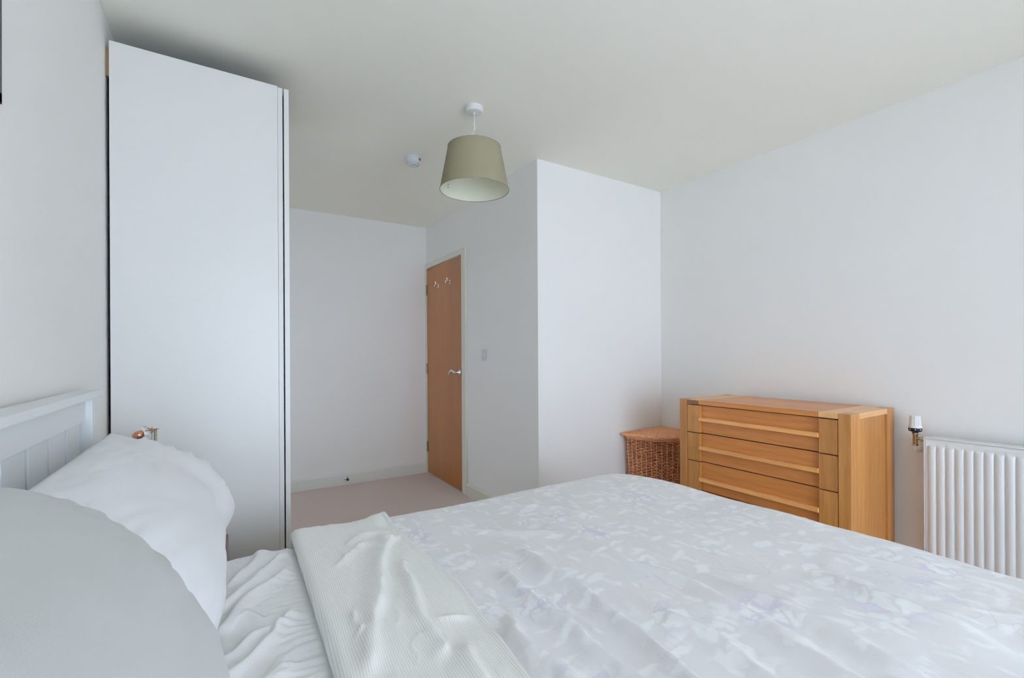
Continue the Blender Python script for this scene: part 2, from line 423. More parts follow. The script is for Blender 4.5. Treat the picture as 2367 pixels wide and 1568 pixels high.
def skirt(name, pts):
    """pts: two plan points on the wall, the board stands on the room side given by n"""
    (x0, y0), (x1, y1), (nx, ny) = pts
    bm = bmesh.new()
    prof = [(0.0, 0.0), (0.016, 0.0), (0.016, 0.086), (0.013, 0.094), (0.007, 0.1), (0.0, 0.1)]
    A = [bm.verts.new((x0 + nx * d, y0 + ny * d, z)) for d, z in prof]
    C = [bm.verts.new((x1 + nx * d, y1 + ny * d, z)) for d, z in prof]
    n = len(prof)
    for i in range(n): bm.faces.new((A[i], A[(i + 1) % n], C[(i + 1) % n], C[i]))
    bm.faces.new(A[::-1]); bm.faces.new(C); bmesh.ops.recalc_face_normals(bm, faces=bm.faces)
    struct(name, bm, GLOSSW if name != 'baseboard_inner' else CREAM)
skirt('baseboard_back', ((XL, YA), (XD - .001, YA), (0, -1)))
skirt('baseboard_inner', ((XD, YB + .002), (XD, 3.353), (-1, 0)))
skirt('baseboard_recess', ((XD + .001, YB), (XR, YB), (0, -1)))
skirt('baseboard_right', ((XR, YR), (XR, YB - .017), (-1, 0)))
skirt('baseboard_left', ((XL, YR), (XL, 2.16), (1, 0)))
skirt('baseboard_rear', ((XL + .017, YR), (XR - .017, YR), (0, 1)))

# door frame: lining, stop and architrave
fr = bmesh.new()
box(fr, XD - .002, XD + T, DY0, DY0 + .022, 0, DZ); box(fr, XD - .002, XD + T, DY1 - .008, DY1 + .004, 0, DZ)
box(fr, XD - .002, XD + T, DY0, DY1, 1.972, DZ + .004)
box(fr, XD - .018, XD, 3.353, 3.425, 0, 2.018, .003)
box(fr, XD - .018, XD, 4.203, 4.2275, 0, 2.018, .003)
box(fr, XD - .018, XD, 3.42, 4.208, 1.974, 2.018, .003)
dframe = struct('trim_1', fr, CREAM)
# door leaf
LY0, LY1 = 3.432, 4.196
door = struct('door_1', B(XD - .006, XD + .034, LY0, LY1, .008, 1.968, .0015), DOORW)
def hinge(z):
    bm = bmesh.new()
    box(bm, XD - .0085, XD - .0055, LY1 - .016, LY1 + .012, z - .05, z + .05, .0008)
    for k in range(5):
        lathe(bm, [(0, 0), (.0055, 0), (.0055, .0185), (0, .0185)], (XD - .011, LY1 + .002, z - .05 + k * .02), n=12)
    obj('hinge', bm, NICKEL, door, auto=40)
for z in (.255, 1.01, 1.768): hinge(z)
def hook(y, z):
    bm = bmesh.new(); x = XD - .006
    lathe(bm, [(0, 0), (.019, 0), (.019, .003), (.016, .006), (0, .006)], (x, y, z), (-1, 0, 0), 24)
    lathe(bm, [(.0085, .0), (.0085, .034), (.0, .034)], (x, y, z), (-1, 0, 0), 16)
    lathe(bm, [(0, 0), (.0125, 0), (.0125, .005), (0, .005)], (x - .034, y, z), (-1, 0, 0), 20)
    tube(bm, [(x - .022, y, z + .006), (x - .026, y, z + .024), (x - .030, y, z + .036)], [.0042, .004, .0045], 10)
    obj('coat_hook', bm, CHROME, door, auto=40)
hook(3.925, 1.778); hook(3.669, 1.778)
bm = bmesh.new(); hy, hz, hx = 3.480, .996, XD - .006
lathe(bm, [(0, 0), (.026, 0), (.026, .004), (.022, .009), (.012, .010), (.0105, .012), (.0105, .05), (0, .052)], (hx, hy, hz), (-1, 0, 0), 32)
pts = [(hx - .044, hy + .0, hz)]
for k in range(1, 11):
    t = k / 10
    pts.append((hx - .046 - .006 * math.sin(t * PI), hy + .012 + .105 * t, hz + .016 * math.sin(t * PI * 1.25) - .010 * t * t))
tube(bm, pts, [.0095] + [.009 + .0015 * math.sin(k / 10 * PI) for k in range(1, 11)], 14)
obj('lever_handle', bm, CHROME, door, auto=50)

# ------------------------------------------------------------------ wardrobe
YW = 2.168
wd = empty('wardrobe', ((XL + .24) / 2, YW + .3, 0), 'tall white flat-fronted wardrobe reaching almost to the ceiling in the left corner', 'wardrobe')
obj('door_panel', B(-.3455, .1975, YW, YW + .019, .06, 2.290, .0012), WARD, wd)
obj('edge_strip', B(.1982, .2165, YW + .001, YW + .020, .06, 2.286, .001), WARDE, wd)
obj('side_panel', B(.2220, .241, YW + .002, YW + .60, 0, 2.287, .001), WARD, wd)
bm = bmesh.new()
box(bm, -.353, -.338, YW + .03, YW + .60, 0, 2.27)
box(bm, -.338, .2225, YW + .03, YW + .045, 0, 2.27)
box(bm, -.338, .2225, YW + .045, YW + .60, 2.252, 2.27)
obj('carcass', bm, DARK, wd)  # coloured near-black so the gaps around the door read as shade
obj('packing_block', B(-.3565, -.3458, YW + .012, YW + .03, 2.165, 2.262), CHIP, wd)
obj('plinth', B(-.34, .2215, YW + .012, YW + .028, 0, .058), WARDE, wd)

# ------------------------------------------------------------------ bedside table and ornament
bt = empty('bedside_table', (-.16, 1.94, 0), 'small dark brown bedside table between bed and wardrobe, one corner showing behind pillow', 'table')
obj('table_top', B(-.33, .012, 1.77, 2.10, .433, .456, .003), DKWOOD, bt)
obj('drawer_front', B(-.31, .000, 1.784, 1.80, .31, .424, .002), DKWOOD, bt)
obj('table_case', B(-.315, .004, 1.80, 2.09, .30, .433, .001), DKWOOD, bt)
for x in (-.31, -.023):
    for y in (1.80, 2.065): obj('leg', B(x, x + .025, y, y + .025, 0, .30, .002), DKWOOD, bt)

# ------------------------------------------------------------------ bed
BY0, BY1 = 0.165, 1.665       # sides of the mattress
BX0, BX1 = -.285, 1.735
bed = empty('bed', (.72, .92, 0), 'white painted wooden double bed with slatted headboard against left wall', 'bed')
hb0, hb1 = .105, 1.728
obj('headboard_cap', B(-.348, -.293, hb0 - .01, hb1, 1.037, 1.056, .003), BEDW, bed)
obj('headboard_rail', B(-.338, -.316, hb0 + .06, hb1 - .068, .975, 1.037, .0015), BEDW, bed)
obj('headboard_rail', B(-.338, -.316, hb0 + .06, hb1 - .068, .42, .50, .0015), BEDW, bed)
for y in (hb0, hb1 - .070): obj('headboard_post', B(-.345, -.302, y, y + .066, 0, 1.037, .002), BEDW, bed)
y = hb1 - .068 - .02
n_sl = 11; y0s, y1s = hb0 + .066, hb1 - .070
pitch = .1305; y = 1.1295
ys = [1.1295 + pitch * k for k in range(-7, 5)]
for yy in ys:
    a, c = yy, yy + .1125
    a = max(a, y0s + .001); c = min(c, y1s - .001)
    if c - a > .02: obj('headboard_slat', B(-.335, -.323, a, c, .50, .975, .001), BEDW, bed)
for y in (BY0 + .01, BY1 - .035): obj('side_rail', B(-.302, 1.70, y, y + .025, .22, .36, .002), BEDW, bed)
obj('foot_rail', B(1.685, 1.71, BY0 + .035, BY1 - .035, .22, .36, .002), BEDW, bed)
for y in (BY0 + .01, BY1 - .06): obj('leg', B(1.65, 1.70, y, y + .05, 0, .30, .002), BEDW, bed)
obj('slat_base', B(-.30, 1.685, BY0 + .036, BY1 - .036, .28, .30), BEDW, bed)

mt = B(BX0, 1.68, BY0 + .04, BY1 - .03, .302, .515, .03)
mo = obj('mattress', mt, MATTR, origin=(.7, .92, .302)); tag(mo, 'thick white mattress lying on the bed under the sheet and duvet', 'mattress')
for p in mo.data.polygons: p.use_smooth = True

def drape(X, Y, h, x1, y0, y1, z0, rc=0.12, re=0.05, wav=None):
    """lay the flat sheet point (X,Y) over a slab; h is the height off the slab along its normal"""
    cx = np.minimum(X, x1 - rc); cy = np.clip(Y, y0 + rc, y1 - rc)
    vx = X - cx; vy = Y - cy; r = np.hypot(vx, vy); rr = np.maximum(r, 1e-9)
    d = r - rc; nx = vx / rr; ny = vy / rr
    o = d > 0; dd = np.where(o, d, 0)
    th = np.minimum(dd / re, PI / 2); lat = re * np.sin(th); drop = re * (1 - np.cos(th)) + np.maximum(dd - re * PI / 2, 0)
    if wav is not None: lat = lat + wav * sstep(.05, .3, dd)
    px = np.where(o, cx + nx * (rc + lat), X); py = np.where(o, cy + ny * (rc + lat), Y)
    st = np.sin(th)
    px = px + np.where(o, nx * st * h, 0); py = py + np.where(o, ny * st * h, 0)
    pz = z0 - drop + h * np.cos(th)
    return np.stack([px, py, pz], -1)

SX1, SY0, SY1, SZ = 1.685, BY0 + .045, BY1 - .045, .518
# --- sheet
def sheet_h(X, Y):
    h = .012 + .003 * fbm(X * 9 + Y * 5, Y * 7 - X * 6, 11, 3)
    for c, a, wd_ in (([(0.0, 1.436), (.042, 1.526), (.106, 1.66)], .012, .016), ([(-.03, 1.30), (.0, 1.347), (.072, 1.475), (.16, 1.60)], .014, .018),
                      ([(-.03, 1.19), (0.0, 1.247), (.047, 1.353), (.15, 1.475)], .014, .019), ([(-.05, 1.08), (.007, 1.114), (.057, 1.171), (.13, 1.17)], .010, .014),
                      ([(-.05, .98), (.017, 1.045), (.096, 1.127), (.138, 1.25)], .014, .016), ([(.035, 1.289), (.068, 1.224), (.11, 1.244)], .008, .012),
                      ([(-.03, .86), (.03, .95), (.12, 1.03)], .012, .017), ([(-.03, .74), (.05, .83), (.14, .90)], .012, .018),
                      ([(-.03, .62), (.06, .72), (.14, .77)], .012, .018)):
        h = h + ridge(X, Y, c, a, wd_, .35, .03)
    # small ruffles where the duvet presses on the sheet
    m = sstep(.07, .125, X) * (1 - sstep(.22, .26, X))
    ph = 2 * PI * (Y / .030 + 1.2 * fbm(X * 6, Y * 9, 21, 2) + X * 3)
    h = h + m * (.0024 * np.sin(ph) * (0.5 + 0.5 * vnoise(X * 8, Y * 14, 5)) + .0026 * fbm(X * 14, Y * 70, 8, 2))
    h = h + .0016 * fbm(X * 30 + Y * 22, Y * 30 - X * 22, 31, 3)
    h = h + .0035 * crease(X * 1.1 - Y * .5, Y * .8 + X, 12, 9, 81) + .0025 * crease(X - Y, Y + X * .3, 16, 12, 84)
    k = sstep(.165, .20, X); h = h * (1 - k) + .004 * k
    return h
xs = np.linspace(-.283, .25, 160); ys_ = np.linspace(SY0 - .22, SY1 + .22, 420)
X, Y = np.meshgrid(xs, ys_, indexing='ij')
P = drape(X, Y, sheet_h(X, Y), SX1, SY0, SY1, SZ, re=.04)
sh = obj('bed_sheet', grid_mesh('bed_sheet', P), SHEET, smooth=True, origin=(0.05, .92, SZ))
tag(sh, 'crinkled white fitted sheet showing between the pillows and the turned-back duvet', 'sheet')

# --- duvet
DX1, DY0_, DY1_, DZ0 = 1.715, .195, 1.64, .522
def duvet_h(X, Y):
    h = .034 + .006 * fbm(X * 2.6, Y * 2.6, 3, 3)
    h = h + .010 * sstep(1.3, .5, Y) * sstep(.5, 1.2, X)
    R = [([(.765, 1.20), (.755, 1.055), (.747, .877), (.731, .648), (.69, .50), (.66, .32), (.65, .15)], .020, .026, .3),
         ([(.66, 1.12), (.639, .987), (.624, .806), (.615, .681), (.621, .53), (.60, .35), (.60, .15)], .017, .024, .3),
         ([(.55, .95), (.521, .806), (.522, .716), (.524, .60), (.53, .4), (.52, .15)], .018, .026, .2),
         ([(.95, 1.15), (.975, .936), (1.02, .743), (.985, .508), (.956, .38), (.95, .2)], .010, .030, .3),
         ([(1.075, .80), (1.08, .671), (1.069, .473), (1.046, .314), (1.03, .18)], .012, .026, .3),
         ([(1.30, .62), (1.32, .48), (1.30, .30), (1.28, .18)], .012, .03, .2),
         ([(1.358, 1.45), (1.334, 1.235)], .005, .016, .3), ([(1.25, 1.42), (1.22, 1.3)], .005, .014, .3),
         ([(.607, 1.31), (.605, 1.10)], .006, .012, .3), ([(.84, .78), (.85, .60), (.83, .4), (.82, .2)], .012, .028, .3),
         ([(.60, 1.50), (.80, 1.30), (1.0, 1.18)], .004, .03, .2), ([(.90, 1.60), (1.10, 1.40), (1.18, 1.2)], .004, .03, .2)]
    for c, a, wd_, sk in R: h = h + ridge(X, Y, c, a * 1.35, wd_ * .8, sk, .17)
    h = h + .0028 * fbm(X * 11, Y * 4.5, 41, 3) * sstep(.1, .7, 1.75 - Y)
    h = h + .0012 * fbm(X * 30, Y * 16, 43, 3) + .0028 * crease(X * .9 + Y * .25, Y - X * .3, 7, 2.4, 61) + .0018 * crease(X + Y * .6, Y * .8 - X, 9, 6, 65)
    return h
xs = np.linspace(.19, DX1 + .30, 330); ys_ = np.linspace(DY0_ - .33, DY1_ + .33, 360)
X, Y = np.meshgrid(xs, ys_, indexing='ij')
wav = .012 * np.sin(X * 17 + Y * 15) + .01 * vnoise(X * 7, Y * 7, 9)
P = drape(X, Y, duvet_h(X, Y), DX1, DY0_, DY1_, DZ0, rc=.16, re=.055, wav=wav)
dv = obj('duvet', grid_mesh('duvet', P), FLORAL, smooth=True, origin=(1.0, .92, DZ0))
tag(dv, 'pale grey duvet printed with faint white and lilac flowers, spread over the bed', 'duvet')
so = dv.modifiers.new('thickness', 'SOLIDIFY'); so.thickness = .006; so.offset = -1
# --- turned-back band (fold along its left edge, free hem on the duvet)
ys_ = np.linspace(DY0_ - .30, DY1_ + .26, 380)
nu_c = 14; nu = 120
hem = np.interp(ys_, [-.2, .3, .69, .9, 1.07, 1.25, 1.41, 1.55, 1.68, 1.9], [.43, .44, .470, .492, .509, .500, .489, .492, .500, .50])
lef = np.interp(ys_, [-.2, .69, .88, 1.19, 1.67, 1.9], [.162, .165, .170, .176, .184, .186])
rollr = .021
Xb = []; Hb = []
for k in range(nu_c):                         # rolled edge from underneath to the top
    ph = -PI / 2 + PI * k / nu_c
    Xb.append(lef + rollr - rollr * np.cos(ph)); Hb.append(.012 + rollr * (1 + np.sin(ph)) + 0 * lef)
for k in range(nu):
    t = k / (nu - 1)
    Xb.append(lef + rollr + (hem - lef - rollr) * t); Hb.append(None)
Xb = np.array(Xb); Yb = np.tile(ys_, (nu_c + nu, 1))
def band_h(X, Y):
    top = .054 - .0 * X
    u = (X - lef[None, :]) / (hem - lef)[None, :]
    h = np.maximum(.054 * (1 - sstep(.0, .5, u)) + (duvet_h(X, Y) + .010) * sstep(.0, .5, u), duvet_h(X, Y) + .007)
    R = [([(.455, 1.47), (.377, 1.29), (.302, 1.075), (.257, .95), (.22, .82)], .012, .030, .4),
         ([(.29, 1.44), (.376, 1.509), (.47, 1.49)], .007, .020, .3), ([(.246, 1.089), (.228, 1.021), (.236, .98), (.204, .951)], .006, .010, .3),
         ([(.433, 1.287), (.402, 1.129), (.378, .964), (.35, .8)], .009, .020, .3), ([(.39, .965), (.43, .94), (.475, .924)], .007, .010, .3),
         ([(.24, 1.30), (.296, 1.375), (.36, 1.46)], .006, .016, .3), ([(.40, .85), (.38, .66), (.35, .5), (.33, .3)], .009, .022, .3),
         ([(.27, .80), (.27, .6), (.25, .4)], .008, .020, .3), ([(.43, 1.56), (.47, 1.66), (.48, 1.75)], .006, .04, 0)]
    for c, a, w_, sk in R: h = h + ridge(X, Y, c, a * 1.4, w_ * .8, sk, .05) * sstep(.05, .2, u)
    h = h + .003 * fbm(X * 16 + Y * 5, Y * 9, 51, 3) + .0010 * fbm(X * 45, Y * 30, 53, 2)
    h = h + .0030 * crease(X + Y * .35, Y - X * .4, 11, 5, 71) + .0022 * crease(X - Y * .7, Y * .8 + X * .6, 12, 9, 74)
    h = h + .004 * sstep(.93, .985, u) - .006 * sstep(.985, 1.0, u)
    return h
Hm = band_h(Xb, Yb)
blend = np.concatenate([np.zeros(nu_c), sstep(0, .08, np.linspace(0, 1, nu))])[:, None]
flat_h = np.array([hh if hh is not None else np.full_like(ys_, .012 + 2 * rollr) for hh in Hb])
Hf = flat_h * (1 - blend) + Hm * blend
P = drape(Xb, Yb, Hf, DX1, DY0_, DY1_, DZ0, rc=.02, re=.05)
bo = obj('turned_back_band', grid_mesh('turned_back_band', P), STRIPE, dv, smooth=True)
bo['label'] = 'finely striped cream underside folded back'
so = bo.modifiers.new('thickness', 'SOLIDIFY'); so.thickness = .004; so.offset = -1

# --- pillows
def pillow(name, label, y0, y1, curve, thick, seed, flare=0.0, fabric=None, wamp=1.0):
    nu_, nv_ = 90, 110
    C = np.array(curve); sg = np.hypot(*(C[1:] - C[:-1]).T); L_ = np.concatenate([[0], np.cumsum(sg)]); L_ /= L_[-1]
    u = np.linspace(-1, 1, nu_); v = np.linspace(-1, 1, nv_)
    us = (u + 1) / 2
    # smooth the polyline
    f = np.linspace(0, 1, 400); cx = np.interp(f, L_, C[:, 0]); cz = np.interp(f, L_, C[:, 1])
    ker = np.hanning(61); ker /= ker.sum()
    pad = lambda q: np.concatenate([2 * q[0] - q[30:0:-1], q, 2 * q[-1] - q[-2:-32:-1]])
    cx = np.convolve(pad(cx), ker, 'valid'); cz = np.convolve(pad(cz), ker, 'valid')
    tx = np.gradient(cx); tz = np.gradient(cz); l = np.hypot(tx, tz); nx = tz / l; nz = -tx / l
    g = lambda q: np.interp(us, f, q)
    cx, cz, nx, nz = g(cx)[:, None], g(cz)[:, None], g(nx)[:, None], g(nz)[:, None]
    U, V = np.meshgrid(u, v, indexing='ij')
    yc = (y0 + y1) / 2; hl = (y1 - y0) / 2
    prof = (np.clip(1 - np.abs(U) ** 2.4, 0, 1) ** .62) * (np.clip(1 - np.abs(V) ** 3.0, 0, 1) ** .60)
    Yp = yc + hl * V * (1 - .035 * (1 - U ** 2)) + .0012 * vnoise(U * 6 + seed, V * 0 + 3, seed)
    pin = 1 - .05 * (1 - np.abs(V)) * 0
    wr = wamp * .010 * fbm(U * 2.2 + seed, V * 1.1, seed, 3) + wamp * .0045 * fbm(U * 5 + V * 1.5, V * 2.2, seed + 3, 3)
    edge = sstep(.62, .97, np.abs(V)); radial = np.sin(U * 21 + 5 * vnoise(U * 4, V * 5, seed + 7)) * .5 + vnoise(U * 16, V * 3, seed + 9)
    wr = wr + edge * .0055 * radial * (1 - sstep(.86, .99, np.abs(V)))
    lift = .05 * sstep(.55, 1, V) * (1 - us[:, None]) ** 2 * (1 if flare else 0)
    endout = .062 * sstep(.5, 1, V) * (np.sin(PI * np.clip(us, 0, 1) ** .6) ** .8 * (1 - .5 * us))[:, None] * (1 if flare else 0)
    out = []
    for sgn, th in ((1, thick), (-1, thick * .75)):
        D = sgn * (th * prof) + wr * sstep(0, .35, prof) * (1 if sgn > 0 else .3)
        Dy = edge * flare * np.maximum(V, 0)
        out.append(np.stack([cx + nx * (D + endout), Yp + Dy, cz + nz * (D + endout) + lift], -1))
    A = grid_mesh(name, out[0]); Bm = grid_mesh(name + 'b', out[1][::-1])
    bm = bmesh.new(); bm.from_mesh(A); bm.from_mesh(Bm); bmesh.ops.remove_doubles(bm, verts=bm.verts, dist=.0004)
    bmesh.ops.recalc_face_normals(bm, faces=bm.faces)
    o = obj(name, bm, fabric or PILLOW, smooth=True, origin=(float(C[0, 0]), yc, float(C[:, 1].min())))
    tag(o, label, 'pillow', 'pillows propped on the headboard'); return o
far_curve = [(-.045, .590), (-.040, .63), (-.040, .69), (-.072, .765), (-.128, .828), (-.195, .885), (-.262, .940)]
near_curve = [(-.033, .590), (-.025, .64), (-.030, .70), (-.055, .775), (-.098, .86), (-.155, .925), (-.215, .968), (-.264, .985)]
pillow('pillow', 'plump white pillow farther from camera, propped against headboard near the wardrobe', .885, 1.635, far_curve, .055, 2, flare=.006)
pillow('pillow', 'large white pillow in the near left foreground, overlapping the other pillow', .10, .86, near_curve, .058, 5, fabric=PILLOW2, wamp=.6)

# ------------------------------------------------------------------ chest of drawers
cx0, cx1, cy0, cy1, cz = 2.332, 2.803, .912, 1.807, .874
ch = empty('chest_of_drawers', ((cx0 + cx1) / 2, (cy0 + cy1) / 2, 0), 'honey oak chest of drawers with full-width bar handles standing along the right wall', 'chest')
pw = .051
# top surface: main board, cross boards at both ends
ty0, ty1 = 1.045, 1.672
obj('top_board', B(cx0 + .0, cx1, ty0 + .0008, ty1 - .0008, cz - .025, cz, .001), OAKY, ch)
for a, c in ((cy0 + pw, ty0), (ty1, cy1 - pw)):
    obj('top_end_board', B(cx0 + .0005, cx1 - .0005, a + .0006, c - .0006, cz - .0252, cz - .0002, .001), OAKX, ch)
for a, c in ((cy0, cy0 + pw), (cy1 - pw, cy1)):
    obj('top_edge_board', B(cx0 + .085, cx1 - .082, a, c - .0006, cz - .025, cz - .0001, .001), OAKX, ch)
    for x0_, x1_ in ((cx0, cx0 + .084), (cx1 - .081, cx1)):
        obj('post', B(x0_, x1_, a, c - .0006, 0, cz, .0015), OAKZ, ch)
# recessed side panels
obj('side_panel', B(cx0 + .084, cx1 - .081, cy0 + .010, cy0 + .022, .06, cz - .025), OAKZ, ch)
obj('side_panel', B(cx0 + .084, cx1 - .081, cy1 - .022, cy1 - .010, .06, cz - .025), OAKZ, ch)
obj('back_panel', B(cx1 - .02, cx1 - .01, cy0 + pw, cy1 - pw, .06, cz - .026), OAKY, ch)
# end-grain blocks on the front edge of the top, left one darker
obj('front_block', B(cx0 - .0008, cx0 + .004, ty1 + .003, cy1 - pw - .001, cz - .0235, cz - .002), OAKEND, ch)['label'] = 'dark end-grain block under the top'
# drawers
fronts = [(.684, .845), (.518, .682), (.350, .516), (.150, .348)]
hz_ = [.765, .599, .416, .250]
sy0, sy1 = cy0 + pw + .002, cy1 - pw - .002       # 0.965 .. 1.754
iy0, iy1 = 1.043, 1.671
for (z0_, z1_), hz1 in zip(fronts, hz_):
    d = obj('drawer', B(cx0 + .020, cx0 + .0302, iy0 - .002, iy1 + .002, z0_ + .0015, z1_ - .0015, .0008), OAKY, ch)
    for a, c in ((sy0, iy0 - .0003), (iy1 + .0003, sy1)):
        obj('stile', B(cx0 + .002, cx0 + .030, a, c, z0_ + .0015, z1_ - .0015, .0012), OAKZ, d)
    hb_ = bmesh.new()
    prof = [(cx0 + .0198, hz1 + .011), (cx0 - .007, hz1 + .011), (cx0 - .009, hz1 + .009), (cx0 - .009, hz1 - .008), (cx0 - .007, hz1 - .010), (cx0 + .0, hz1 - .011), (cx0 + .0198, hz1 - .004)]
    A = [hb_.verts.new((x, iy0 + .0005, z)) for x, z in prof]; C_ = [hb_.verts.new((x, iy1 - .0005, z)) for x, z in prof]
    n = len(prof)
    for i in range(n): hb_.faces.new((A[i], A[(i + 1) % n], C_[(i + 1) % n], C_[i]))
    hb_.faces.new(A[::-1]); hb_.faces.new(C_); bmesh.ops.recalc_face_normals(hb_, faces=hb_.faces)
    obj('bar_handle', hb_, OAKH, d)
    # drawer box behind the front
    obj('drawer_box', B(cx0 + .031, cx1 - .03, sy0 + .01, sy1 - .01, z0_ + .012, z1_ - .03), DKWOOD, d)
obj('plinth_rail', B(cx0 + .006, cx0 + .03, sy0, sy1, .085, .147, .001), OAKY, ch)
obj('inner_shade_sheet', B(cx0 + .0305, cx0 + .0308, sy0 - .001, sy1 + .001, .09, .849), DARK, ch)  # thin near-black sheet painted as the shade in the drawer gaps

# ------------------------------------------------------------------ wicker corner hamper
bk = empty('laundry_basket', (2.80, 2.33, 0), 'reddish brown wicker corner hamper with curved lid, between recess wall and chest', 'basket')
AX, AY = 2.806, 2.335            # corner apex
def corner_path(R, n_arc=60, n_side=26, rnd=.0, bow=.0):
    """closed quarter-circle outline (bow front) with apex at the corner"""
    pts = []
    for k in range(n_side): pts.append((AX - R * k / n_side, AY))
    for k in range(n_arc):
        a = (k / n_arc) * PI / 2
        pts.append((AX - R * math.cos(a), AY - R * math.sin(a)))
    for k in range(n_side): pts.append((AX, AY - R * (1 - k / n_side)))
    P_ = np.array(pts)
    for _ in range(3): P_ = (np.roll(P_, 1, 0) + 2 * P_ + np.roll(P_, -1, 0)) / 4
    return P_
def resample(P_, n):
    Q = np.vstack([P_, P_[:1]]); s = np.concatenate([[0], np.cumsum(np.hypot(*(Q[1:] - Q[:-1]).T))])
    t = np.linspace(0, s[-1], n, endpoint=False)
    return np.stack([np.interp(t, s, Q[:, 0]), np.interp(t, s, Q[:, 1])], 1), s[-1]
RB = .385
NST = 38
top_p, _ = resample(corner_path(RB), NST * 6); 
def inward(P_):
    d = np.roll(P_, -1, 0) - np.roll(P_, 1, 0); n_ = np.stack([d[:, 1], -d[:, 0]], 1); n_ /= np.linalg.norm(n_, axis=1)[:, None]
    c = P_.mean(0); s = np.sign(((c - P_) * n_).sum(1)); return n_ * s[:, None]
INW = inward(top_p)
bm = bmesh.new(); rows = 46
def shrink(z): return 1 - .10 * (1 - z / .56)
cen = np.array([AX - .17, AY - .17])
for r in range(rows):
    z = .018 + r * .01155
    sc_ = shrink(z); P_ = cen + (top_p - cen) * sc_
    ph = np.arange(len(top_p)) / 6.0 * PI + (r % 2) * PI
    off = .0062 * np.cos(ph)
    Q = P_ + INW * off[:, None]
    tube(bm, [(q[0], q[1], z + random.uniform(-.0010, .0010)) for q in Q], .0033, 5, closed=True)
wv_ = obj('woven_cane', bm, WICK, bk, smooth=True); wv_['kind'] = 'stuff'
bm = bmesh.new()
for k in range(NST):
    i = k * 6 + 0
    p = top_p[i]; q = cen + (p - cen) * shrink(0.0)
    tube(bm, [(q[0], q[1], .01), (p[0], p[1], .552)], .0042, 6)
st_ = obj('upright_cane', bm, WICKL, bk, smooth=True); st_['kind'] = 'stuff'
bm = bmesh.new()
for z, rr_ in ((.552, .0075), (.560, .006)):
    tube(bm, [(p[0], p[1], z) for p in cen + (top_p - cen) * 1.01], rr_, 8, closed=True)
obj('rim', bm, WICKL, bk, smooth=True)
# lid: concentric woven arcs over radial ribs
lid = bmesh.new(); RL = .425
ZL = .578
def lid_z(r, a): return ZL + .010 * (1 - (r / RL) ** 2) + .006 * math.sin(a * 2)
nr = 36
for j in range(1, nr):
    R_ = RL * j / nr; n_ = max(8, int(R_ * PI / 2 / .011))
    pts = []
    for k in range(n_ + 1):
        a = k / n_ * PI / 2; wv = .0032 * math.cos(k * PI / 1.0 + j * PI) if R_ > .1 else 0
        pts.append((AX + .012 - R_ * math.cos(a), AY + .012 - R_ * math.sin(a), lid_z(R_, a) + wv))
    tube(lid, pts, .0050, 5)
lw = obj('lid_weave', lid, WICKL, bk, smooth=True); lw['kind'] = 'stuff'
lid = bmesh.new()
for k in range(15):
    a = k / 14 * PI / 2
    tube(lid, [(AX + .012 - R_ * math.cos(a), AY + .012 - R_ * math.sin(a), lid_z(R_, a)) for R_ in np.linspace(.02, RL, 8)], .0042, 6)
for dz, rr_ in ((0.001, .0085), (-.011, .0065), (-.006, .007)):
    Pq, _ = resample(corner_path(RL + (.006 if dz > 0 else 0)), 150)
    tube(lid, [(p[0] + .01 + .0015 * math.sin(i * 1.3), p[1] + .01, ZL + dz + .002 * math.sin(i * .9)) for i, p in enumerate(Pq)], rr_, 7, closed=True)
obj('lid_border', lid, WICK, bk, smooth=True)
obj('base', B(AX - .30, AX - .03, AY - .26, AY - .03, .004, .012), WICK, bk)

# ------------------------------------------------------------------ radiator
ry1, ry0, rx, rz0, rz1 = .776, -.224, 2.722, .165, .756
rd = empty('radiator', (2.78, (ry0 + ry1) / 2, rz0), 'white ribbed panel radiator on right wall beside the chest of drawers', 'radiator')
per = .0307; nf = int((ry1 - ry0 - .03) / per)
yy = []; xx = []
ystart = ry1 - .014
yy = [ry1 - .002, ry1 - .008]; xx = [0, 0]
for k in range(nf):
    for t, xo in ((0.0, 0.0), (.12, .0035), (.28, .0065), (.5, .0072), (.72, .0062), (.86, .003), (.95, -.0012), (.98, -.0012)):
        yy.append(ystart - (k + t) * per); xx.append(xo)
yy += [ry0 + .01, ry0 + .002]; xx += [0, 0]
yy = np.array(yy); xx = np.array(xx)
zz = np.array([rz0, rz0 + .02, rz0 + .045, rz0 + .05, rz0 + .056, rz0 + .075, rz1 - .055, rz1 - .042, rz1 - .036, rz1 - .033, rz1 - .02, rz1 - .004])
zf = np.array([0, 0, 0, .3, .8, 1, 1, .85, .45, 0, 0, 0])
P = np.zeros((len(zz), len(yy), 3))
for i, z in enumerate(zz):
    for j in range(len(yy)):
        kk = max(0.0, math.sin(min(1, max(0, ((ystart - yy[j]) / per) % 1)) * PI)) ** .5
        P[i, j] = (rx - xx[j] * zf[i], yy[j], z)
fp = obj('front_panel', grid_mesh('fp', P), RADW, rd, auto=50)
sm_ = fp.modifiers.new('thickness', 'SOLIDIFY'); sm_.thickness = .002; sm_.offset = 0
bm = bmesh.new(); box(bm, rx + .001, rx + .010, ry0 + .004, ry1 - .004, rz0 + .01, rz1 - .008)
obj('water_channels', bm, RADW, rd)
obj('rear_panel', B(2.775, 2.785, ry0 + .004, ry1 - .004, rz0 + .01, rz1 - .02), RADW, rd)
bm = bmesh.new(); box(bm, rx - .003, 2.788, ry0, ry1, rz1 - .003, rz1 + .003, .0025)
obj('top_grille', bm, RADW, rd)
for y in (ry1 - .0025, ry0 - .0005):
    bm = bmesh.new(); box(bm, rx - .003, 2.786, y, y + .003, rz0 + .005, rz1 + .001, .0012)
    obj('side_cover', bm, RADW, rd)
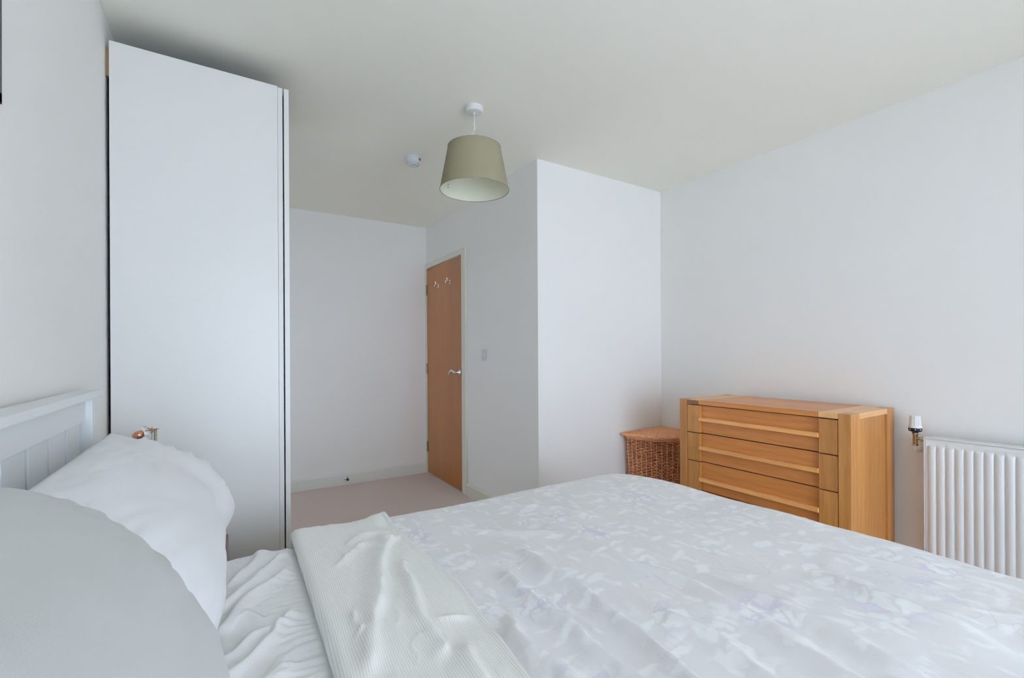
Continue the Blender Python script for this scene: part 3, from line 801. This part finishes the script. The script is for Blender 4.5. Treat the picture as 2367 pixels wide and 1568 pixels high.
for y in (ry1 - .15, ry0 + .15): obj('wall_bracket', B(2.785, XR - .0005, y, y + .03, .3, .66), RADW, rd)
vx, vy = 2.757, .817
bm = bmesh.new(); lathe(bm, [(.0, 0), (.008, 0), (.0095, .003), (.0095, .042), (.012, .046), (.012, .052), (0, .052)], (vx, vy, .716), n=24)
tube(bm, [(vx, vy, .742), (vx, vy - .018, .742), (vx, vy - .022, .742)], [.007, .008, .009], 12)
val = obj('valve_body', bm, BRASS, rd, auto=40)
bm = bmesh.new(); lathe(bm, [(0, 0), (.0135, 0), (.0135, .014), (0, .014)], (vx, vy - .020, .742), (0, -1, 0), 6); lathe(bm, [(0, -.001), (.0125, 0), (.0125, .008), (0, .008)], (vx, vy, .708), n=6)
obj('nut', bm, BRASS, val)
bm = bmesh.new(); lathe(bm, [(0, 0), (.010, 0), (.013, .006), (.0235, .010), (.0255, .013), (.0255, .026), (0, .026)], (vx, vy, .766), n=32)
col = obj('collar', bm, NAVY, val, auto=40)
bm = bmesh.new()
for k in range(8):
    a = k * PI / 4 + .3; c_, s_ = math.cos(a), math.sin(a)
    lathe(bm, [(0, 0), (.0022, 0), (.0022, .0012), (0, .0012)], (vx + .0252 * c_, vy + .0252 * s_, .785), (c_, s_, 0), 6)
obj('setting_mark', bm, PLASTIC, val)['kind'] = 'stuff'
bm = bmesh.new(); hp = [(0, .792), (.0255, .792), (.0250, .800), (.0225, .806), (.0205, .845), (.018, .849), (0, .849)]
n = 48; rings = []
for r, z in hp:
    if r < 1e-6: rings.append([bm.verts.new((vx, vy, z))]); continue
    ring = []
    for k in range(n):
        a = 2 * PI * k / n; rr_ = r * (1 - (.07 if (k % 6 in (0,)) and .804 < z < .85 else 0)); ring.append(bm.verts.new((vx + rr_ * math.cos(a), vy + rr_ * math.sin(a), z)))
    rings.append(ring)
for i in range(len(rings) - 1):
    A, C_ = rings[i], rings[i + 1]
    for k in range(n):
        k2 = (k + 1) % n
        if len(A) == 1: bm.faces.new((A[0], C_[k2], C_[k]))
        elif len(C_) == 1: bm.faces.new((A[k], A[k2], C_[0]))
        else: bm.faces.new((A[k], A[k2], C_[k2], C_[k]))
bmesh.ops.recalc_face_normals(bm, faces=bm.faces)
obj('thermostat_head', bm, PLASTIC, val, auto=25)
bm = bmesh.new(); tube(bm, [(vx, vy, .712), (vx, vy, .700), (vx + .003, vy - .001, .692), (vx + .010, vy - .003, .686), (vx + .025, vy - .004, .683), (XR - .001, vy - .004, .683)], .0075, 14)
obj('pipe', bm, PLASTIC, rd, smooth=True)

# ------------------------------------------------------------------ pendant lamp
px, py = 1.062, 2.030
pl = empty('pendant_lamp', (px, py, H), 'pendant lamp with tapered taupe fabric drum shade hanging from ceiling', 'lamp')
bm = bmesh.new(); lathe(bm, [(0, 0), (.044, 0), (.045, -.004), (.0435, -.024), (.040, -.028), (.006, -.029), (.005, -.036), (0, -.036)], (px, py, H - .0005), n=48)
obj('ceiling_rose', bm, PLASTIC, pl, auto=35)
bm = bmesh.new(); tube(bm, [(px, py, H - .03), (px + .001, py, 2.31), (px + .001, py, 2.275), (px - .004, py, 2.25), (px - .005, py, 2.2), (px - .004, py, 2.135)], .0028, 8)
obj('cord', bm, PLASTIC, pl, smooth=True)
bm = bmesh.new(); tube(bm, [(px - .008, py, 2.238), (px - .006, py, 2.250), (px + .004, py, 2.270), (px + .008, py, 2.279), (px + .016, py, 2.280)], .0014, 6)
tube(bm, [(px - .005, py, 2.248), (px - .014, py, 2.252), (px - .013, py, 2.243), (px - .010, py, 2.20)], .0012, 6)
obj('cord_grip', bm, PLASTIC, pl, smooth=True)
zb, zt, rb, rt = 1.966, 2.178, .1715, .131
def drum(bm, z0_, z1_, r0, r1, th, n=72):
    lathe(bm, [(r0, z0_), (r1, z1_), (r1 - th, z1_), (r0 - th, z0_)], (px, py, 0), n=n, closed=True)
bm = bmesh.new(); drum(bm, zb, zt, rb, rt, .0012)
shd = obj('shade', bm, SHADEO, pl, auto=40)
bm = bmesh.new(); drum(bm, zb + .001, zt - .001, rb - .0016, rt - .0016, .0006)
obj('shade_lining', bm, SHADEI, shd, auto=40)['label'] = 'pale inside lining of the shade'
bm = bmesh.new()
tube(bm, [(px + rb * math.cos(t), py + rb * math.sin(t), zb) for t in np.linspace(0, 2 * PI, 72, endpoint=False)], .0016, 6, closed=True)
obj('shade_trim', bm, SHADEO, shd, smooth=True)
bm = bmesh.new()
tube(bm, [(px + rt * math.cos(t), py + rt * math.sin(t), zt) for t in np.linspace(0, 2 * PI, 72, endpoint=False)], .0016, 6, closed=True)
obj('shade_trim', bm, SHADEO, shd, smooth=True)
bm = bmesh.new()
for k in range(3):
    a = k * 2 * PI / 3 + .4; tube(bm, [(px + .02 * math.cos(a), py + .02 * math.sin(a), 2.155), (px + (rt - .002) * math.cos(a), py + (rt - .002) * math.sin(a), 2.172)], .0013, 6)
tube(bm, [(px + .02 * math.cos(t), py + .02 * math.sin(t), 2.155) for t in np.linspace(0, 2 * PI, 24, endpoint=False)], .0015, 6, closed=True)
obj('shade_carrier', bm, PLASTIC, pl)
bm = bmesh.new(); lathe(bm, [(0, 2.165), (.010, 2.165), (.0185, 2.158), (.0185, 2.115), (0, 2.113)], (px, py, 0), n=24)
obj('lampholder', bm, PLASTIC, pl, auto=40)
bm = bmesh.new(); lathe(bm, [(0, 2.115), (.012, 2.113), (.014, 2.095), (.024, 2.075), (.029, 2.055), (.026, 2.038), (.014, 2.026), (0, 2.023)], (px, py, 0), n=24)
obj('bulb', bm, PLASTIC, pl, smooth=True)
bm = bmesh.new()
for dy, dz in ((0, 0), (-.002, -.014)):
    a = math.radians(118); r_ = rb - .0048 - .0
    lathe(bm, [(0, 0), (.0028, 0), (.0028, .002), (0, .002)], (px - .085 , py + .13 , 2.02 + dz), (.5, -.8, 0), 8)
obj('pin_mark', bm, NICKEL, pl)['kind'] = 'stuff'

# ------------------------------------------------------------------ smoke alarm
ax_, ay_ = 1.004, 2.742
sa = empty('smoke_alarm', (ax_, ay_, H), 'small round white smoke alarm on ceiling left of the pendant lamp', 'alarm')
bm = bmesh.new(); lathe(bm, [(0, 0), (.052, 0), (.053, -.006), (.050, -.011), (0, -.011)], (ax_, ay_, H - .0005), n=48)
obj('base_plate', bm, PLASTICB, sa, auto=40)
bm = bmesh.new(); lathe(bm, [(0, -.011), (.0455, -.011), (.0445, -.032), (.041, -.045), (.034, -.0455), (.033, -.052), (.026, -.058), (0, -.059)], (ax_, ay_, H), n=48)
bd = obj('alarm_body', bm, PLASTICB, sa, auto=35)
bm = bmesh.new()
for k in range(7):
    a = -2.2 + k * .33
    x_, y_ = ax_ + .0295 * math.cos(a), ay_ + .0295 * math.sin(a)
    lathe(bm, [(0, 0), (.0022, 0), (.0022, .0015), (0, .0015)], (x_, y_, H - .0575), (0, 0, -1), 8)
for a in (-.95, -.80, -.65):
    c_, s_ = math.cos(a), math.sin(a); tube(bm, [(ax_ + .0462 * c_, ay_ + .0462 * s_, H - .014), (ax_ + .0452 * c_, ay_ + .0452 * s_, H - .028)], .0013, 6)
obj('vent_slot', bm, RUBBER, bd)['kind'] = 'stuff'

# ------------------------------------------------------------------ light switch, door stop
SWP = mat('switch_plastic', (0.66, 0.66, 0.68), 0.35, var=0.01)
ls = empty('light_switch', (XD, 3.045, 1.141), 'white light switch plate on the wall right of the wooden door', 'switch')
obj('switch_plate', B(XD - .010, XD - .0003, 3.002, 3.088, 1.098, 1.184, .003), SWP, ls)
bm = B(XD - .0135, XD - .010, 3.034, 3.056, 1.126, 1.156, .001)
obj('rocker', bm, PLASTIC, ls)
bm = bmesh.new()
bm.free()
for y in (3.012, 3.078): obj('screw', lathe(bmesh.new(), [(0, 0), (.003, 0), (.0025, .001), (0, .0012)], (XD - .010, y, 1.141), (-1, 0, 0), 10), CHROME, ls)
ds = empty('door_stop', (.913, YA - .016, .056), 'small chrome door stop with black tip screwed to the back skirting board', 'door stop')
bm = bmesh.new(); lathe(bm, [(0, 0), (.018, 0), (.018, .004), (.014, .010), (.0085, .014), (.0085, .045), (0, .045)], (.913, YA - .0163, .056), (0, -1, 0), 24)
obj('stem', bm, CHROME, ds, auto=40)
bm = bmesh.new(); lathe(bm, [(0, 0), (.0105, 0), (.0105, .012), (.008, .015), (0, .015)], (.913, YA - .0613, .056), (0, -1, 0), 20)
obj('rubber_tip', bm, RUBBER, ds, auto=40)

# ------------------------------------------------------------------ ornament on the bedside table
ox, oy, oz = -.218, 1.95, .5245
orn = empty('ornament', (ox, oy, oz), 'copper, clear glass and brass ornament peeping over the far pillow before the wardrobe', 'ornament')
bm = bmesh.new(); lathe(bm, [(0, -.068), (.045, -.068), (.046, -.060), (.030, -.046), (.018, -.03), (.016, .0), (.012, .012), (0, .013)], (ox, oy, oz), n=32)
obj('foot', bm, BRASS, orn, auto=40)
bm = bmesh.new(); tube(bm, [(ox + .022, oy, oz + .010), (ox + .022, oy, oz + .378)], .0044, 14)
obj('brass_tube', bm, BRASS, orn, smooth=True)
bm = bmesh.new(); tube(bm, [(ox + .012, oy, oz + .010), (ox + .012, oy, oz + .372)], .0026, 12)
obj('steel_rod', bm, CHROME, orn, smooth=True)
bm = bmesh.new()
for dx, dz, r in ((-.001, .352, .0085), (.001, .368, .0095), (-.003, .336, .0085), (.003, .320, .008), (-.006, .384, .008), (.0, .303, .008), (.0, .286, .008), (.0, .269, .008)):
    lathe(bm, [(r * math.sin(t), -r * math.cos(t)) for t in np.linspace(0, PI, 9)], (ox + dx, oy - .004, oz + dz), n=12)
obj('glass_beads', bm, CRYSTAL, orn, smooth=True)
bm = bmesh.new(); lathe(bm, [(0, -.016), (.010, -.014), (.0145, -.004), (.0145, .004), (.011, .012), (.004, .017), (0, .018)], (ox - .023, oy, oz + .362), (.6, 0, .35), 20)
tube(bm, [(ox - .020, oy, oz + .355), (ox - .015, oy, oz + .2), (ox - .01, oy, oz + .012)], .003, 8)
obj('copper_bud', bm, COPPER, orn, smooth=True)
bm = bmesh.new()
for a, l in ((0.1, .020), (1.4, .012), (2.5, .016), (3.6, .016), (5.1, .012)):
    tube(bm, [(ox + .012, oy - .002, oz + .378), (ox + .012 + l * math.cos(a), oy - .002, oz + .378 + l * math.sin(a) * .8)], [.0032, .001], 6)
obj('copper_star', bm, COPPER, orn)

# ------------------------------------------------------------------ picture on the left wall (only its far edge is in view)
pf = empty('picture_frame', (XL, .98, 1.88), 'dark framed picture on left wall, just a sliver at the photo border', 'picture')
bm = bmesh.new()
for a, c, d, e in ((.70, 1.222, 1.62, 1.64), (.70, 1.222, 2.12, 2.14), (.70, .72, 1.62, 2.14), (1.202, 1.222, 1.62, 2.14)):
    box(bm, XL + .001, XL + .012, a, c, d, e, .001)
obj('frame', bm, mat('slate_frame', (.05, .065, .075), .5), pf)
pf.rotation_euler = (math.radians(-.55), 0, 0)
obj('print', B(XL + .001, XL + .006, .72, 1.202, 1.64, 2.12), mat('pale_print', (.5, .55, .58), .6, var=.3, vscale=8), pf)
